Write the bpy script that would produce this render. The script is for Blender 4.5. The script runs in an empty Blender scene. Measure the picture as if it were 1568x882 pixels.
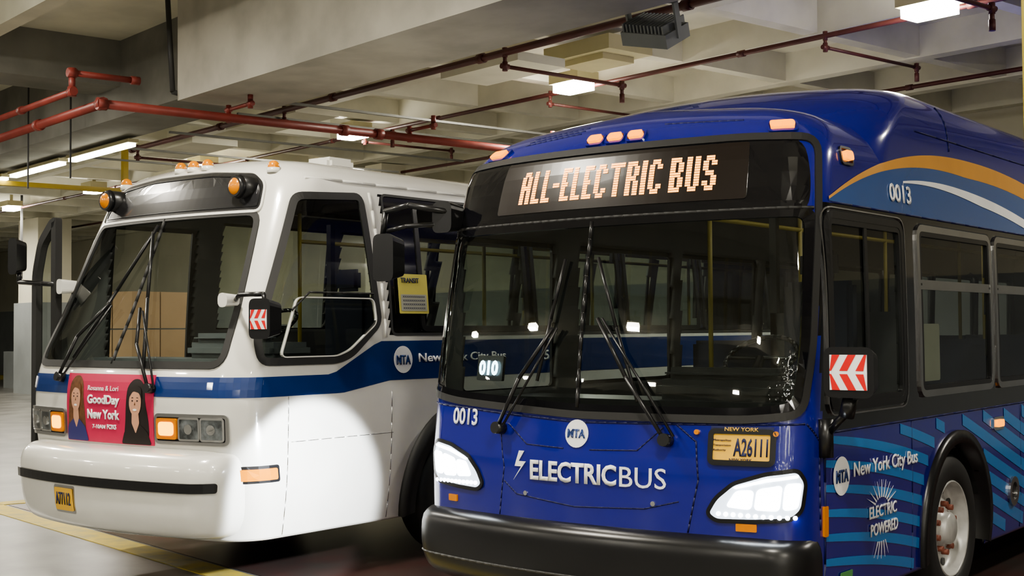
import bpy,bmesh,math,random
from mathutils import Vector,Matrix
random.seed(3)
C=bpy.context.collection
CUR=[None]
def pm(n,c,r=.5,met=0,coat=0,var=.05,sc=3,bump=0,e=0,ec=None,c2=None):
    m=bpy.data.materials.new(n);m.use_nodes=True;nt=m.node_tree;b=nt.nodes['Principled BSDF']
    b.inputs['Roughness'].default_value=r;b.inputs['Metallic'].default_value=met;b.inputs['Coat Weight'].default_value=coat;b.inputs['Coat Roughness'].default_value=.04
    tc=nt.nodes.new('ShaderNodeTexCoord');no=nt.nodes.new('ShaderNodeTexNoise');no.inputs['Scale'].default_value=sc;no.inputs['Detail'].default_value=6
    nt.links.new(tc.outputs['Object'],no.inputs['Vector'])
    mx=nt.nodes.new('ShaderNodeMix');mx.data_type='RGBA'
    c2=c2 or tuple(q*(1-var*2) for q in c)
    mr=nt.nodes.new('ShaderNodeMapRange');mr.inputs[1].default_value=.35;mr.inputs[2].default_value=.65
    nt.links.new(no.outputs[0],mr.inputs[0]);nt.links.new(mr.outputs[0],mx.inputs['Factor'])
    mx.inputs['A'].default_value=(*c2,1);mx.inputs['B'].default_value=(*c,1)
    nt.links.new(mx.outputs['Result'],b.inputs['Base Color'])
    if bump:
        bp=nt.nodes.new('ShaderNodeBump');bp.inputs['Strength'].default_value=bump;bp.inputs['Distance'].default_value=.02
        nt.links.new(no.outputs[0],bp.inputs['Height']);nt.links.new(bp.outputs[0],b.inputs['Normal'])
    if e:
        b.inputs['Emission Color'].default_value=(*(ec or c),1);b.inputs['Emission Strength'].default_value=e
    return m
def glassm(n,t,base=.05):
    m=bpy.data.materials.new(n);m.use_nodes=True;nt=m.node_tree;nt.nodes.clear()
    o=nt.nodes.new('ShaderNodeOutputMaterial');mx=nt.nodes.new('ShaderNodeMixShader');tr=nt.nodes.new('ShaderNodeBsdfTransparent');gl=nt.nodes.new('ShaderNodeBsdfGlossy')
    lw=nt.nodes.new('ShaderNodeLayerWeight');lw.inputs[0].default_value=.5
    p=nt.nodes.new('ShaderNodeMath');p.operation='POWER';p.inputs[1].default_value=5
    q=nt.nodes.new('ShaderNodeMath');q.operation='MULTIPLY_ADD';q.inputs[1].default_value=1-base;q.inputs[2].default_value=base
    tr.inputs[0].default_value=(*t,1);gl.inputs['Roughness'].default_value=.015
    nt.links.new(lw.outputs['Facing'],p.inputs[0]);nt.links.new(p.outputs[0],q.inputs[0]);nt.links.new(q.outputs[0],mx.inputs[0])
    nt.links.new(tr.outputs[0],mx.inputs[1]);nt.links.new(gl.outputs[0],mx.inputs[2]);nt.links.new(mx.outputs[0],o.inputs[0]);return m
def link(ob):
    C.objects.link(ob)
    if CUR[0]:ob.parent=CUR[0]
    return ob
def group(name):
    CUR[0]=None;e=bpy.data.objects.new(name,None);C.objects.link(e);CUR[0]=e;return e
def mesh_ob(name,bm,mats,mw=None,smooth=False):
    me=bpy.data.meshes.new(name);bm.normal_update();bm.to_mesh(me);bm.free()
    for m in (mats if isinstance(mats,list) else [mats]):me.materials.append(m)
    ob=bpy.data.objects.new(name,me);link(ob)
    if mw is not None:ob.matrix_world=mw
    if smooth:
        for p in me.polygons:p.use_smooth=True
    return ob
def setmi(r,mi,sm=False):
    fs=set()
    for v in r['verts']:
        for f in v.link_faces:fs.add(f)
    for f in fs:
        f.material_index=mi
        if sm and len(f.verts)==4:f.smooth=True
def bx(bm,x0,x1,y0,y1,z0,z1,mi=0):
    setmi(bmesh.ops.create_cube(bm,size=1,matrix=Matrix.Translation(((x0+x1)/2,(y0+y1)/2,(z0+z1)/2))@Matrix.Diagonal((abs(x1-x0),abs(y1-y0),abs(z1-z0),1))),mi)
def cyl(bm,p,q,r,n=12,mi=0,r2=None):
    p,q=Vector(p),Vector(q);d=q-p
    M=Matrix.Translation((p+q)/2)@d.to_track_quat('Z','Y').to_matrix().to_4x4()
    setmi(bmesh.ops.create_cone(bm,cap_ends=True,segments=n,radius1=r,radius2=r if r2 is None else r2,depth=d.length,matrix=M),mi,True)
def sph(bm,p,r,mi=0,sc=(1,1,1)):
    k=bmesh.ops.create_uvsphere(bm,u_segments=14,v_segments=9,radius=r,matrix=Matrix.Translation(p)@Matrix.Diagonal((*sc,1)))
    for v in k['verts']:
        for f in v.link_faces:f.material_index=mi;f.smooth=True
def tube(name,m,pts,r,par=True):
    bm=bmesh.new()
    for p,q in zip(pts,pts[1:]):
        cyl(bm,p,q,r,8)
    for p in pts[1:-1]:sph(bm,p,r)
    return mesh_ob(name,bm,m)
def lathe(bm,prof,cx,cy,cz,sg,mi=0,n=48):
    R=[]
    for r,o in prof:
        R.append([bm.verts.new((cx+sg*o,cy+r*math.cos(2*math.pi*i/n),cz+r*math.sin(2*math.pi*i/n))) for i in range(n)])
    for a,b in zip(R,R[1:]):
        for i in range(n):
            f=bm.faces.new((a[i],a[(i+1)%n],b[(i+1)%n],b[i]));f.material_index=mi;f.smooth=True
def inpoly(x,y,P):
    c=False;n=len(P)
    for i in range(n):
        x1,y1=P[i];x2,y2=P[i-1]
        if (y1>y)!=(y2>y) and x<(x2-x1)*(y-y1)/(y2-y1)+x1:c=not c
    return c
def rp(P,r=.06,n=5):
    out=[];N=len(P)
    for i in range(N):
        a,b,c=Vector(P[i-1]),Vector(P[i]),Vector(P[(i+1)%N])
        u=(a-b);v=(c-b);k=min(r,u.length*.45,v.length*.45)
        p=b+u.normalized()*k;q=b+v.normalized()*k
        for j in range(n+1):
            t=j/n;out.append(tuple(p*(1-t)**2+b*2*t*(1-t)+q*t*t))
    return out
def rect(x0,x1,y0,y1,r=.06,n=5):return rp([(x0,y0),(x1,y0),(x1,y1),(x0,y1)],r,n)
def circ(x,y,r,n=28,ry=None):return [(x+r*math.cos(2*math.pi*i/n),y+(ry or r)*math.sin(2*math.pi*i/n)) for i in range(n)]
def offs(P,d):
    N=len(P);A=sum(P[i-1][0]*P[i][1]-P[i][0]*P[i-1][1] for i in range(N));s=1 if A>0 else -1
    out=[]
    for i in range(N):
        a,b,c=Vector(P[i-1]),Vector(P[i]),Vector(P[(i+1)%N])
        t=((b-a).normalized()+(c-b).normalized())
        if t.length<1e-6:t=c-b
        t.normalize();out.append((b.x+s*t.y*d,b.y-s*t.x*d))
    return out
def resamp(P,st=.07):
    out=[]
    for i in range(len(P)):
        a,b=Vector(P[i]),Vector(P[(i+1)%len(P)]);k=max(1,math.ceil((b-a).length/st))
        for j in range(k):out.append(tuple(a.lerp(b,j/k)))
    return out
class Body:
    def __init__(s,hw,Rb,rc,x0,y0,L,ctrl):
        s.hw,s.Rb,s.rc,s.x0,s.y0,s.L=hw,Rb,rc,x0,y0,L
        sb=(hw-rc)/(Rb-rc);s.pb=math.asin(sb);s.a1=Rb*s.pb;s.a2=rc*(math.pi/2-s.pb);s.a=s.a1+s.a2
        s.yb=Rb*(1-math.cos(s.pb));s.xb=Rb*sb;s.ys=s.yb+rc*math.cos(s.pb)
        s.tab=[];n=len(ctrl)
        for i in range(n-1):
            p0=Vector(ctrl[max(i-1,0)]);p1=Vector(ctrl[i]);p2=Vector(ctrl[i+1]);p3=Vector(ctrl[min(i+2,n-1)])
            k=max(2,int((p2-p1).length/.03))
            for j in range(k):
                t=j/k
                s.tab.append(.5*((2*p1)+(p2-p0)*t+(2*p0-5*p1+4*p2-p3)*t*t+(3*p1-p0-3*p2+p3)*t**3))
        s.tab.append(Vector(ctrl[-1]))
    def zf(s,z):
        T=s.tab
        if z<=T[0][0]:return T[0][1],T[0][2]
        for i in range(len(T)-1):
            if T[i+1][0]>=z:
                t=(z-T[i][0])/max(1e-6,T[i+1][0]-T[i][0]);q=T[i].lerp(T[i+1],t);return q[1],q[2]
        return T[-1][1],T[-1][2]
    def P(s,a,z,wf=None):
        w,f=wf or s.zf(z)
        sg=1 if a>=0 else -1;a=abs(a)
        if a<s.a1: ph=a/s.Rb;x=s.Rb*math.sin(ph);y=s.Rb*(1-math.cos(ph))+f
        elif a<s.a:
            ph=s.pb+(a-s.a1)/s.rc;x=s.xb+s.rc*(math.sin(ph)-math.sin(s.pb));y=s.yb+s.rc*(math.cos(s.pb)-math.cos(ph))+f
        else:
            x=s.hw;t=(a-s.a)/(s.L-s.ys);y=s.ys+f+t*(s.L-s.ys-f)
        return Vector((s.x0+sg*x*w/s.hw,s.y0+y,z))
    def D(s,sg,y,z):
        w,f=s.zf(z);y0=s.y0+s.ys+f
        if y>=y0:return Vector((s.x0+sg*w,y,z))
        return s.P(sg*(s.a-(y0-y)),z,(w,f))
    def F(s):
        def g(u,v,n):
            p=s.P(u,v);a=s.P(u+.01,v)-s.P(u-.01,v);b=s.P(u,v+.01)-s.P(u,v-.01)
            return p+a.cross(b).normalized()*n
        return g
    def S(s,sg=1):
        def g(u,v,n):
            p=s.D(sg,u,v);a=s.D(sg,u+.01,v)-s.D(sg,u-.01,v);b=s.D(sg,u,v+.01)-s.D(sg,u,v-.01)
            return p+a.cross(b).normalized()*n*sg
        return g
    def shell(s,name,mats,hole=None,mf=None,solid=True,fine=5.5):
        A=[];a=0;end=s.a+s.L-s.ys
        while a<end-.01:
            A.append(a);a+=.03 if a<3.6 else (.04 if a<fine else .12)
        A.append(end);A=[-q for q in A[:0:-1]]+A
        bm=bmesh.new();R=[]
        for t in s.tab:R.append([bm.verts.new(s.P(a,t[0],(t[1],t[2]))) for a in A])
        for j in range(len(R)-1):
            r0,r1=R[j],R[j+1];z=(s.tab[j][0]+s.tab[j+1][0])/2;f_=(s.tab[j][2]+s.tab[j+1][2])/2
            for i in range(len(A)-1):
                sc=(A[i]+A[i+1])/2;sg=1 if sc>0 else -1
                yc=s.y0+s.ys+f_-(s.a-abs(sc)) if abs(sc)<s.a else (r0[i].co.y+r1[i+1].co.y)/2
                if hole and hole(sc,sg,yc,z):continue
                f=bm.faces.new((r0[i],r0[i+1],r1[i+1],r1[i]));f.smooth=True
                if mf:f.material_index=mf(sc,sg,yc,z)
            bm.faces.new((r0[-1],r0[0],r1[0],r1[-1]))
        bmesh.ops.delete(bm,geom=[v for v in bm.verts if not v.link_faces],context='VERTS')
        ob=mesh_ob(name,bm,mats)
        if solid:
            md=ob.modifiers.new('s','SOLIDIFY');md.thickness=.035;md.offset=-1;md.material_offset=len(mats)-1;md.material_offset_rim=1
        return ob
def bend(name,bm,mp,m,step=.08,t=.004,off=.0):
    bmesh.ops.triangulate(bm,faces=bm.faces[:])
    xs=[v.co.x for v in bm.verts];ys=[v.co.y for v in bm.verts]
    for ax,lo,hi in ((0,min(xs),max(xs)),(1,min(ys),max(ys))):
        k=math.floor(lo/step)+1
        while k*step<hi:
            co=[0,0,0];no=[0,0,0];co[ax]=k*step;no[ax]=1
            bmesh.ops.bisect_plane(bm,geom=bm.verts[:]+bm.edges[:]+bm.faces[:],plane_co=co,plane_no=no);k+=1
    sheet=t<=.0015
    if not sheet:
        r=bmesh.ops.extrude_face_region(bm,geom=bm.faces[:])
        for g in r['geom']:
            if isinstance(g,bmesh.types.BMVert):g.co.z+=t
    for v in bm.verts:v.co=mp(v.co.x,v.co.y,v.co.z+off)
    bmesh.ops.recalc_face_normals(bm,faces=bm.faces[:])
    if sheet:
        for f in bm.faces:f.smooth=True
    return mesh_ob(name,bm,m)
def panel(name,P,mp,m,t=.004,off=0,step=.08):
    bm=bmesh.new();bm.faces.new([bm.verts.new((x,y,0)) for x,y in P])
    return bend(name,bm,mp,m,step,t,off)
def ring(name,P,mp,m,wi=.02,wo=.02,t=.02,off=0):
    P=resamp(P);A=offs(P,wo);B=offs(P,-wi);bm=bmesh.new();N=len(P)
    lo=[[bm.verts.new(mp(x,y,off+h)) for x,y in Q] for Q,h in ((A,-.01),(A,t),(B,t),(B,-.01))]
    for a,b in zip(lo,lo[1:]):
        for i in range(N):bm.faces.new((a[i],a[(i+1)%N],b[(i+1)%N],b[i]))
    bmesh.ops.recalc_face_normals(bm,faces=bm.faces[:])
    return mesh_ob(name,bm,m)
def text(name,s,mp,m,x0,x1,y0,y1,bold=.0,off=.006,shear=0,t=.003,rot=0):
    cu=bpy.data.curves.new('t','FONT');cu.body=s;cu.offset=bold;cu.resolution_u=3;cu.shear=shear
    o=bpy.data.objects.new('t',cu);C.objects.link(o);bpy.context.view_layer.update()
    me=bpy.data.meshes.new_from_object(o.evaluated_get(bpy.context.evaluated_depsgraph_get()))
    bpy.data.objects.remove(o)
    bm=bmesh.new();bm.from_mesh(me);bmesh.ops.remove_doubles(bm,verts=bm.verts[:],dist=1e-5)
    xs=[v.co.x for v in bm.verts];ys=[v.co.y for v in bm.verts]
    for v in bm.verts:
        v.co.x=x0+(v.co.x-min(xs))/(max(xs)-min(xs))*(x1-x0);v.co.y=y0+(v.co.y-min(ys))/(max(ys)-min(ys))*(y1-y0)+rot*(v.co.x-x0);v.co.z=0
    return bend(name,bm,mp,m,.1,t,off)
def curve_line(name,mp,pts,r,m,off=0,sub=6):
    Q=[]
    for p,q in zip(pts,pts[1:]):
        for j in range(sub):Q.append((p[0]+(q[0]-p[0])*j/sub,p[1]+(q[1]-p[1])*j/sub))
    Q.append(pts[-1]);return tube(name,m,[mp(x,y,off) for x,y in Q],r)
# ---------------- materials
conc=pm('concrete_beam',(.52,.50,.44),.85,var=.14,sc=1.5,bump=.3)
concd=pm('concrete_dark',(.27,.265,.24),.85,var=.18,sc=1.2,bump=.3)
ceilm=pm('ceiling_paint',(.74,.72,.60),.8,var=.1,sc=1.2)
wallm=pm('wall_paint',(.66,.63,.50),.8,var=.06,sc=.8)
wallg=pm('wall_grey',(.30,.32,.32),.8,var=.1,sc=.8)
floorm=pm('floor_concrete',(.23,.225,.21),.32,var=.25,sc=1.3,bump=.05)
maroon=pm('floor_maroon',(.085,.04,.036),.32,var=.25,sc=2,c2=(.06,.05,.045))
yel=pm('yellow_paint',(.66,.50,.08),.5,var=.25,sc=5,c2=(.40,.34,.13))
redp=pm('red_pipe',(.24,.045,.035),.45,var=.15)
redd=pm('dark_red_pipe',(.11,.03,.025),.5,var=.15)
dark=pm('dark_metal',(.05,.05,.05),.5)
cream=pm('fixture_cream',(.55,.5,.3),.5)
lampe=pm('lamp_lens',(1,.95,.84),.3,e=75)
tubee=pm('tube_lens',(1,.97,.82),.3,e=16)
blue=pm('blue_paint',(.010,.012,.225),.17,.0,1,.02)
bluel=pm('blue_light_vinyl',(.015,.09,.33),.25,0,1,.02)
bluec=pm('cyan_vinyl',(.015,.20,.55),.25,0,1,.02)
white=pm('white_paint',(.74,.73,.68),.24,0,.8,.03)
whitev=pm('white_vinyl',(.88,.88,.88),.35)
gold=pm('gold_vinyl',(.75,.36,.06),.3,0,.6)
bstripe=pm('stripe_blue',(.007,.036,.17),.3,0,.6)
blackg=pm('black_gloss',(.006,.006,.008),.08,0,.5)
blackp=pm('black_plastic',(.012,.012,.013),.3)
rubber=pm('rubber',(.02,.02,.02),.6)
inner=pm('interior_dark',(.07,.07,.07),.6)
innerl=pm('interior_grey',(.13,.13,.125),.6)
alu=pm('aluminium',(.5,.5,.5),.3,1)
chrome=pm('chrome',(.8,.8,.8),.12,1)
steelw=pm('wheel_white',(.6,.6,.58),.35,.2,var=.15,sc=8)
amber=pm('amber_lens',(.8,.22,.0),.2,0,.5,e=2.6,ec=(1,.30,.0))
ambert=pm('amber_turn_lit',(.9,.40,.02),.2,0,.5,e=5,ec=(1,.42,.0))
ambero=pm('amber_off',(.66,.22,.0),.25,0,.5,e=.04,ec=(1,.3,0))
headl=pm('headlight_led',(1,1,1),.2,e=45,ec=(.88,.95,1))
headd=pm('headlight_glow',(.45,.48,.52),.12,.6,1,.35,16,e=2.4,ec=(.75,.86,1))
lens=pm('headlight_lens',(.30,.33,.35),.08,.6,1,.4,14)
led=pm('sign_led',(1,.4,.08),.4,e=5.0,ec=(1,.38,.06))
refl_glow=pm('reflection_glow',(.5,.8,1),.4,e=7,ec=(.6,.85,1))  # emission standing in for a reflection on the windshield
pink=pm('poster_pink',(.55,.025,.09),.4)
skin=pm('poster_skin',(.60,.32,.21),.5);hair1=pm('poster_hair_blonde',(.17,.07,.025),.5,var=.2,sc=30);hair2=pm('poster_hair_black',(.014,.009,.008),.5);dress=pm('poster_dress',(.03,.03,.16),.5)
plate=pm('plate_gold',(.85,.50,.06),.4);navy=pm('navy_ink',(.01,.015,.08),.5);redv=pm('red_reflective',(.65,.02,.02),.4)
cardb=pm('cardboard',(.30,.20,.11),.8);posty=pm('poster_yellow',(.62,.55,.12),.5);postg=pm('poster_grey',(.4,.4,.32),.5)
seatm=pm('seat_fabric',(.02,.025,.05),.7);yelp=pm('yellow_rail',(.5,.36,.03),.4);yeld=pm('yellow_pole',(.34,.27,.04),.5)
gfront=glassm('windshield_glass',(.80,.87,.84),.08);gwhite=glassm('windshield_glass_clear',(.80,.86,.83),.09);gside=glassm('window_glass',(.66,.70,.67),.07)
# ---------------- camera
cam=bpy.data.cameras.new('camera');co=bpy.data.objects.new('camera',cam);C.objects.link(co)
cam.lens=45.9;cam.sensor_width=36
CM=Matrix.Translation((4.277,-6.433,1.8))@Matrix.Rotation(math.radians(37.8),4,'Z')@Matrix.Rotation(math.radians(91.83),4,'X')@Matrix.Rotation(math.radians(-.4),4,'Z')
co.matrix_world=CM;bpy.context.scene.camera=co
# ---------------- environment
EB=Matrix.Translation((4.277,-6.433,0))@Matrix.Rotation(math.radians(-12.1),4,'Z')
def one(name,m,*b):
    bm=bmesh.new()
    for q in b:bx(bm,*q)
    return mesh_ob(name,bm,m,EB)
one('floor',floorm,(-65,16,-26,19,-.1,0))
one('wall_far',wallm,(-65,16,19,19.3,0,5.9))
one('trim_1',wallg,(-65,16,18.93,19,0,2.7))
one('wall_left',wallm,(-65.3,-65,-26,19,0,5.9))
one('wall_right',wallm,(16,16.3,-26,19,0,5.9))
one('ceiling',ceilm,(-65,16,-26,19,5.6,5.9))
bm=bmesh.new()
for i in range(6):bx(bm,-65,16,8.2+i*2.1,8.42+i*2.1,5.2,5.6)
for i in range(38):bx(bm,-64+i*2.1,-63.8+i*2.1,7.64,19,5.22,5.6)
for i in range(10):bx(bm,-65,16,-14+i*2.1,-13.8+i*2.1,5.2,5.6)
mesh_ob('ceiling_ribs',bm,ceilm,EB)
one('concrete_girder',conc,(-13.58,16,6.54,7.64,4.4,5.6))
one('concrete_beam',concd,(-65,-13.6,7.0,7.9,4.6,5.6),(-22,-21,-26,7,4.9,5.6),(-17,-16.2,-2,7,5.0,5.6))
one('concrete_column',wallm,(-39.8,-38.2,14,15,2.7,5.2),(-55,-54,12,13,0,5.2),(-22.5,-21.9,15,15.6,0,5.2),(-27,-26.4,15,15.6,0,5.2))
one('column_base',wallg,(-39.9,-38.1,13.9,15.1,0,2.7),(-44,-41,15,16,0,1.2))
one('yellow_line',yel,(-60,3,4.5,4.76,0,.006),(-14.2,-13.95,4.75,12,0,.006))
one('maroon_floor_paint',maroon,(-13.9,8,4.8,18,0,.004))
one('yellow_curb',yel,(-65,-30,17.6,17.9,0,.15))
one('yellow_crane_rail',yelp,(-23.1,-22.95,1,16,4.37,4.45),(-23.1,-23,3,3.1,4.45,5.6),(-23.1,-23,10,10.1,4.45,5.6))
bm=bmesh.new()
for x,y in ((-35,7.5),(-34,12),(-26,8.5)):bx(bm,x,x+.05,y,y+.05,3.2,5.6)
for x in (-19,-17.4,-20.5):bx(bm,x,x+.02,6.8,6.82,3.9,5.6)
for i in range(7):bx(bm,-40+i*.9,-39.96+i*.9,9,9.05,3.0+.3*(i%3),5.6)
mesh_ob('hanging_rods',bm,dark,EB)
def pipe(name,m,pts,r):
    bm=bmesh.new()
    for p,q in zip(pts,pts[1:]):
        cyl(bm,p,q,r);d=(Vector(q)-Vector(p)).normalized();L=(Vector(q)-Vector(p)).length
        for k in range(int(L/3)+2):
            c=Vector(p)+d*min(L,k*3);cyl(bm,c-d*.05,c+d*.05,r*1.35)
    return mesh_ob(name,bm,m,EB)
pipe('sprinkler_pipe',redp,[(-45,5.5,4.2),(-13.2,5.5,4.2),(-13.2,9,4.2),(-13.3,14,4.2)],.05)
pipe('sprinkler_pipe',redp,[(-45,5.3,4.35),(-13.5,5.3,4.35),(-13.5,5.3,4.55),(-13.5,6,4.55)],.035)
pipe('sprinkler_pipe',redd,[(-20,8.85,4.75),(10,8.85,4.75)],.04)
pipe('sprinkler_pipe',redd,[(-40,12,5.05),(10,12,5.05)],.03)
pipe('sprinkler_pipe',redd,[(-40,15.5,5.05),(10,15.5,5.05)],.03)
pipe('sprinkler_pipe',redd,[(-40,8.2,4.9),(10,8.2,4.9)],.02)
for x in (-6,-10.6,-15.2,-19.8):
    pipe('sprinkler_branch',redd,[(x,8.85,4.75),(x,8.85,4.6),(x,10.6,4.6),(x,10.6,4.45)],.022)
    pipe('sprinkler_branch',redd,[(x+1.8,12,5.05),(x+1.8,12,4.92),(x+1.8,13.8,4.92),(x+1.8,13.8,4.8)],.02)
for x,y,m in ((-13.25,7.0,redp),(-13.25,9.5,redp),(-13.3,11.5,redp)):
    pipe('sprinkler_branch',m,[(x,y,4.2),(x,y,4.3),(x+.5,y,4.3),(x+.5,y,4.37)],.022)
bm=bmesh.new()
for p,q in (((-13.75,6.5,5.58),(-13.62,6.5,4.5)),((-13.62,6.5,4.5),(-13.7,6.95,4.45))):cyl(bm,p,q,.03)
mesh_ob('conduit',bm,dark,EB)
one('ceiling_duct',ceilm,(-12.2,-10.8,9.2,9.9,4.75,4.85),(-17.5,-15.5,9.2,9.9,4.8,4.9),(-21,-19,9.4,10.2,4.8,4.9),(-24,-22.5,11,11.7,4.8,4.9))
bm=bmesh.new()
for x in (-15.3,-17.3,-20.6,-19.2,-14.2):bx(bm,x,x+.04,8.2,13.5,4.63,4.66)
mesh_ob('cable_tray',bm,pm('tray_grey',(.2,.2,.18),.5,.3),EB)
one('junction_fixture',cream,(-11.5,-10.4,10.2,10.9,4.95,5.12),(-11.3,-10.6,10.3,10.8,4.88,4.95))
bm=bmesh.new()
bx(bm,-.24,.24,-.16,.16,-.07,.05);
for i in range(12):bx(bm,-.22+i*.038,-.205+i*.038,-.15,.15,.05,.12)
bx(bm,-.27,-.25,-.03,.03,-.02,.3);bx(bm,.25,.27,-.03,.03,-.02,.3);bx(bm,-.27,.27,-.03,.03,.28,.31)
bx(bm,-.12,.12,-.1,.1,.31,.42)
RM=Matrix.Rotation(.5,4,'X')@Matrix.Rotation(.25,4,'Y')
up=RM.inverted()@Vector((0,0,1));cyl(bm,(0,0,.36),Vector((0,0,.36))+up*.97,.025)
mesh_ob('flood_light',bm,pm('flood_grey',(.20,.21,.20),.5),EB@Matrix.Translation((-7.6,8.0,4.30))@RM)
def arealight(x,y,z,p,sx=.5,sy=.3,col=(1,.94,.82)):
    l=bpy.data.lights.new('lamp_light','AREA');l.shape='RECTANGLE';l.size=sx;l.size_y=sy;l.energy=p;l.color=col
    o=bpy.data.objects.new('lamp_light',l);C.objects.link(o);o.matrix_world=EB@Matrix.Translation((x,y,z));return o
for j,(by,z) in enumerate(((11.7,5.0),(3.0,5.2),(-4.5,5.2),(-12,5.2))):  # rows after the first are unseen, added for the overall light level
    for k in range(8):
        x=3.1-5.3*k if j else -7.3-5.3*k+5.3
        if j and k>(7 if j==1 else 5):continue
        bm=bmesh.new();bx(bm,x-.28,x+.28,by-.19,by+.19,z+.05,z+.18,0);bx(bm,x-.24,x+.24,by-.15,by+.15,z-.06,z+.05,1);bx(bm,x-.03,x+.03,by-.03,by+.03,z+.1,5.6,0)
        mesh_ob('ceiling_lamp',bm,[cream,lampe],EB)
        if k<5 or j<2:arealight(x,by,z-.07,(190,190 if k<5 else 300,165,50)[j])
bm=bmesh.new()
for i in range(12):
    x=-17.6-2.6*i
    bx(bm,x-2.3,x,7.72,7.88,4.5,4.55,0);bx(bm,x-2.25,x-.05,7.74,7.86,4.45,4.5,1)
mesh_ob('fluorescent_strip',bm,[cream,tubee],EB)
bm=bmesh.new()
for i in range(3):
    x=14-2.9*i
    bx(bm,x-2.3,x,-.1,.1,4.5,4.56,0);bx(bm,x-2.25,x-.05,-.07,.07,4.44,4.5,1);bx(bm,x-1.2,x-1.17,-.02,.02,4.56,5.6,0)
mesh_ob('fluorescent_strip',bm,[cream,tubee],EB)
bm=bmesh.new()
for x,y in ((13,4),(13,8),(13.0,12)):
    bx(bm,x-.06,x+.06,y-1.1,y+1.1,4.3,4.36,0);bx(bm,x-.05,x+.05,y-1.05,y+1.05,4.24,4.3,1);bx(bm,x-.02,x+.02,y-.02,y+.02,4.36,5.6,0)
mesh_ob('fluorescent_strip',bm,[cream,tubee],EB)
bm=bmesh.new()
for i in range(110):
    x=6.2+random.random()*7;z=.9+random.random()*3.6;y=-13+random.random()*9
    sph(bm,(x,y,z),.035,0);cyl(bm,(x,y,z),(x,y,5.6),.003,5,1)
mesh_ob('added_sparkle_bulbs',bm,[pm('added_sparkle_bulb',(1,.95,.85),.3,e=110),dark])  # bulbs added out of view to put sparkles into the windshield
w=bpy.data.worlds.new('w');bpy.context.scene.world=w;w.use_nodes=True;w.node_tree.nodes['Background'].inputs[0].default_value=(.5,.49,.42,1);w.node_tree.nodes['Background'].inputs[1].default_value=.5
group('cardboard_box_stack')
bm=bmesh.new()
for i in range(2):
    for j in range(2):
        for k in range(4):bx(bm,-13+i*.5,-12.53+i*.5,5.4+j*.52,5.9+j*.52,.15+k*.57,.70+k*.57)
mesh_ob('boxes',bm,cardb)
bm=bmesh.new();bx(bm,-13.05,-11.95,5.35,6.45,.1,.14)
for i in range(3):bx(bm,-13.05+i*.48,-12.9+i*.48,5.35,6.45,0,.1)
mesh_ob('pallet',bm,cardb)
CUR[0]=None
bm=bmesh.new();cyl(bm,(2.48,-.23,.92),(2.48,-.23,5.6),.014);cyl(bm,(2.48,-.23,.88),(2.48,-.23,1.0),.02)
mesh_ob('yellow_hanging_pole',bm,yeld)
# ---------------- shared bus parts
lugm=pm('lug_red',(.25,.08,.05),.5)
def wheel(name,cx,cy,sg,sc=1.0):
    bm=bmesh.new()
    T=[(.28,-.14),(.40,-.15),(.465,-.125),(.49,-.09),(.49,.07),(.478,.105),(.45,.135),(.40,.15),(.33,.145),(.312,.13),(.305,.10)]
    lathe(bm,T,cx,cy,.49,sg,0)
    lathe(bm,[(.312,.125),(.305,.137),(.297,.13),(.29,.08),(.28,.05),(.245,.03),(.21,.035),(.185,.06),(.13,.065),(.128,.08),(.105,.085),(.102,.12),(.088,.135),(.0,.135)],cx,cy,.49,sg,1)
    for i in range(10):
        a=i*math.pi/5
        cyl(bm,(cx+sg*.02,cy+.245*math.cos(a),.49+.245*math.sin(a)),(cx+sg*.045,cy+.245*math.cos(a),.49+.245*math.sin(a)),.026,12,2)
        a+=.3
        cyl(bm,(cx+sg*.05,cy+.155*math.cos(a),.49+.155*math.sin(a)),(cx+sg*.105,cy+.155*math.cos(a),.49+.155*math.sin(a)),.019,8,3)
    return mesh_ob(name,bm,[rubber,steelw,dark,lugm])
def arch(name,mp,cy,r0,r1,m,zmin=.33,t=.03):
    bm=bmesh.new();L=[]
    a0=math.asin((zmin-.49)/r1)
    n=30
    for i in range(n+1):
        a=a0+(math.pi-2*a0)*i/n
        L.append([bm.verts.new(mp(cy+r*math.cos(a),max(zmin,.49+r*math.sin(a)),h)) for r,h in ((r0,-.25),(r0,t),(r1,t),(r1,-.01))])
    for a,b in zip(L,L[1:]):
        for i in range(3):
            f=bm.faces.new((a[i],a[i+1],b[i+1],b[i]));f.smooth=True
    bmesh.ops.recalc_face_normals(bm,faces=bm.faces[:])
    return mesh_ob(name,bm,m)
def well(name,x0,x1,cy,r):
    bm=bmesh.new();A=[]
    for i in range(17):
        a=math.pi*i/16;A.append([bm.verts.new((x,cy+r*math.cos(a),.42+r*math.sin(a))) for x in (x0,x1)])
    for a,b in zip(A,A[1:]):bm.faces.new((a[0],a[1],b[1],b[0]))
    bm.faces.new([a[0] for a in A]);return mesh_ob(name,bm,rubber)
def chevron(name,cx,y,cz,w,h):
    bm=bmesh.new();bx(bm,cx-w/2,cx+w/2,y,y+.006,cz-h/2,cz+h/2,0)
    s=w/3
    def para(x0,x1,dx,z0,z1):
        q=[(x0,z0),(x1,z0),(x1+dx,z1),(x0+dx,z1)]
        q=[(min(max(a,-w/2),w/2),b) for a,b in q]
        if abs(q[0][0]-q[1][0])<1e-4 and abs(q[2][0]-q[3][0])<1e-4:return
        vs=[bm.verts.new((cx+a,y-.002,cz+b)) for a,b in q];f=bm.faces.new(vs);f.material_index=1
    for k in range(-3,4):
        x=k*s*1.3
        para(x,x+s*.65,-s*.7,-h/2,-.008);para(x-s*.7,x-s*.7+s*.65,s*.7,.008,h/2)
    return mesh_ob(name,bm,[whitev,redv])
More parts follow.
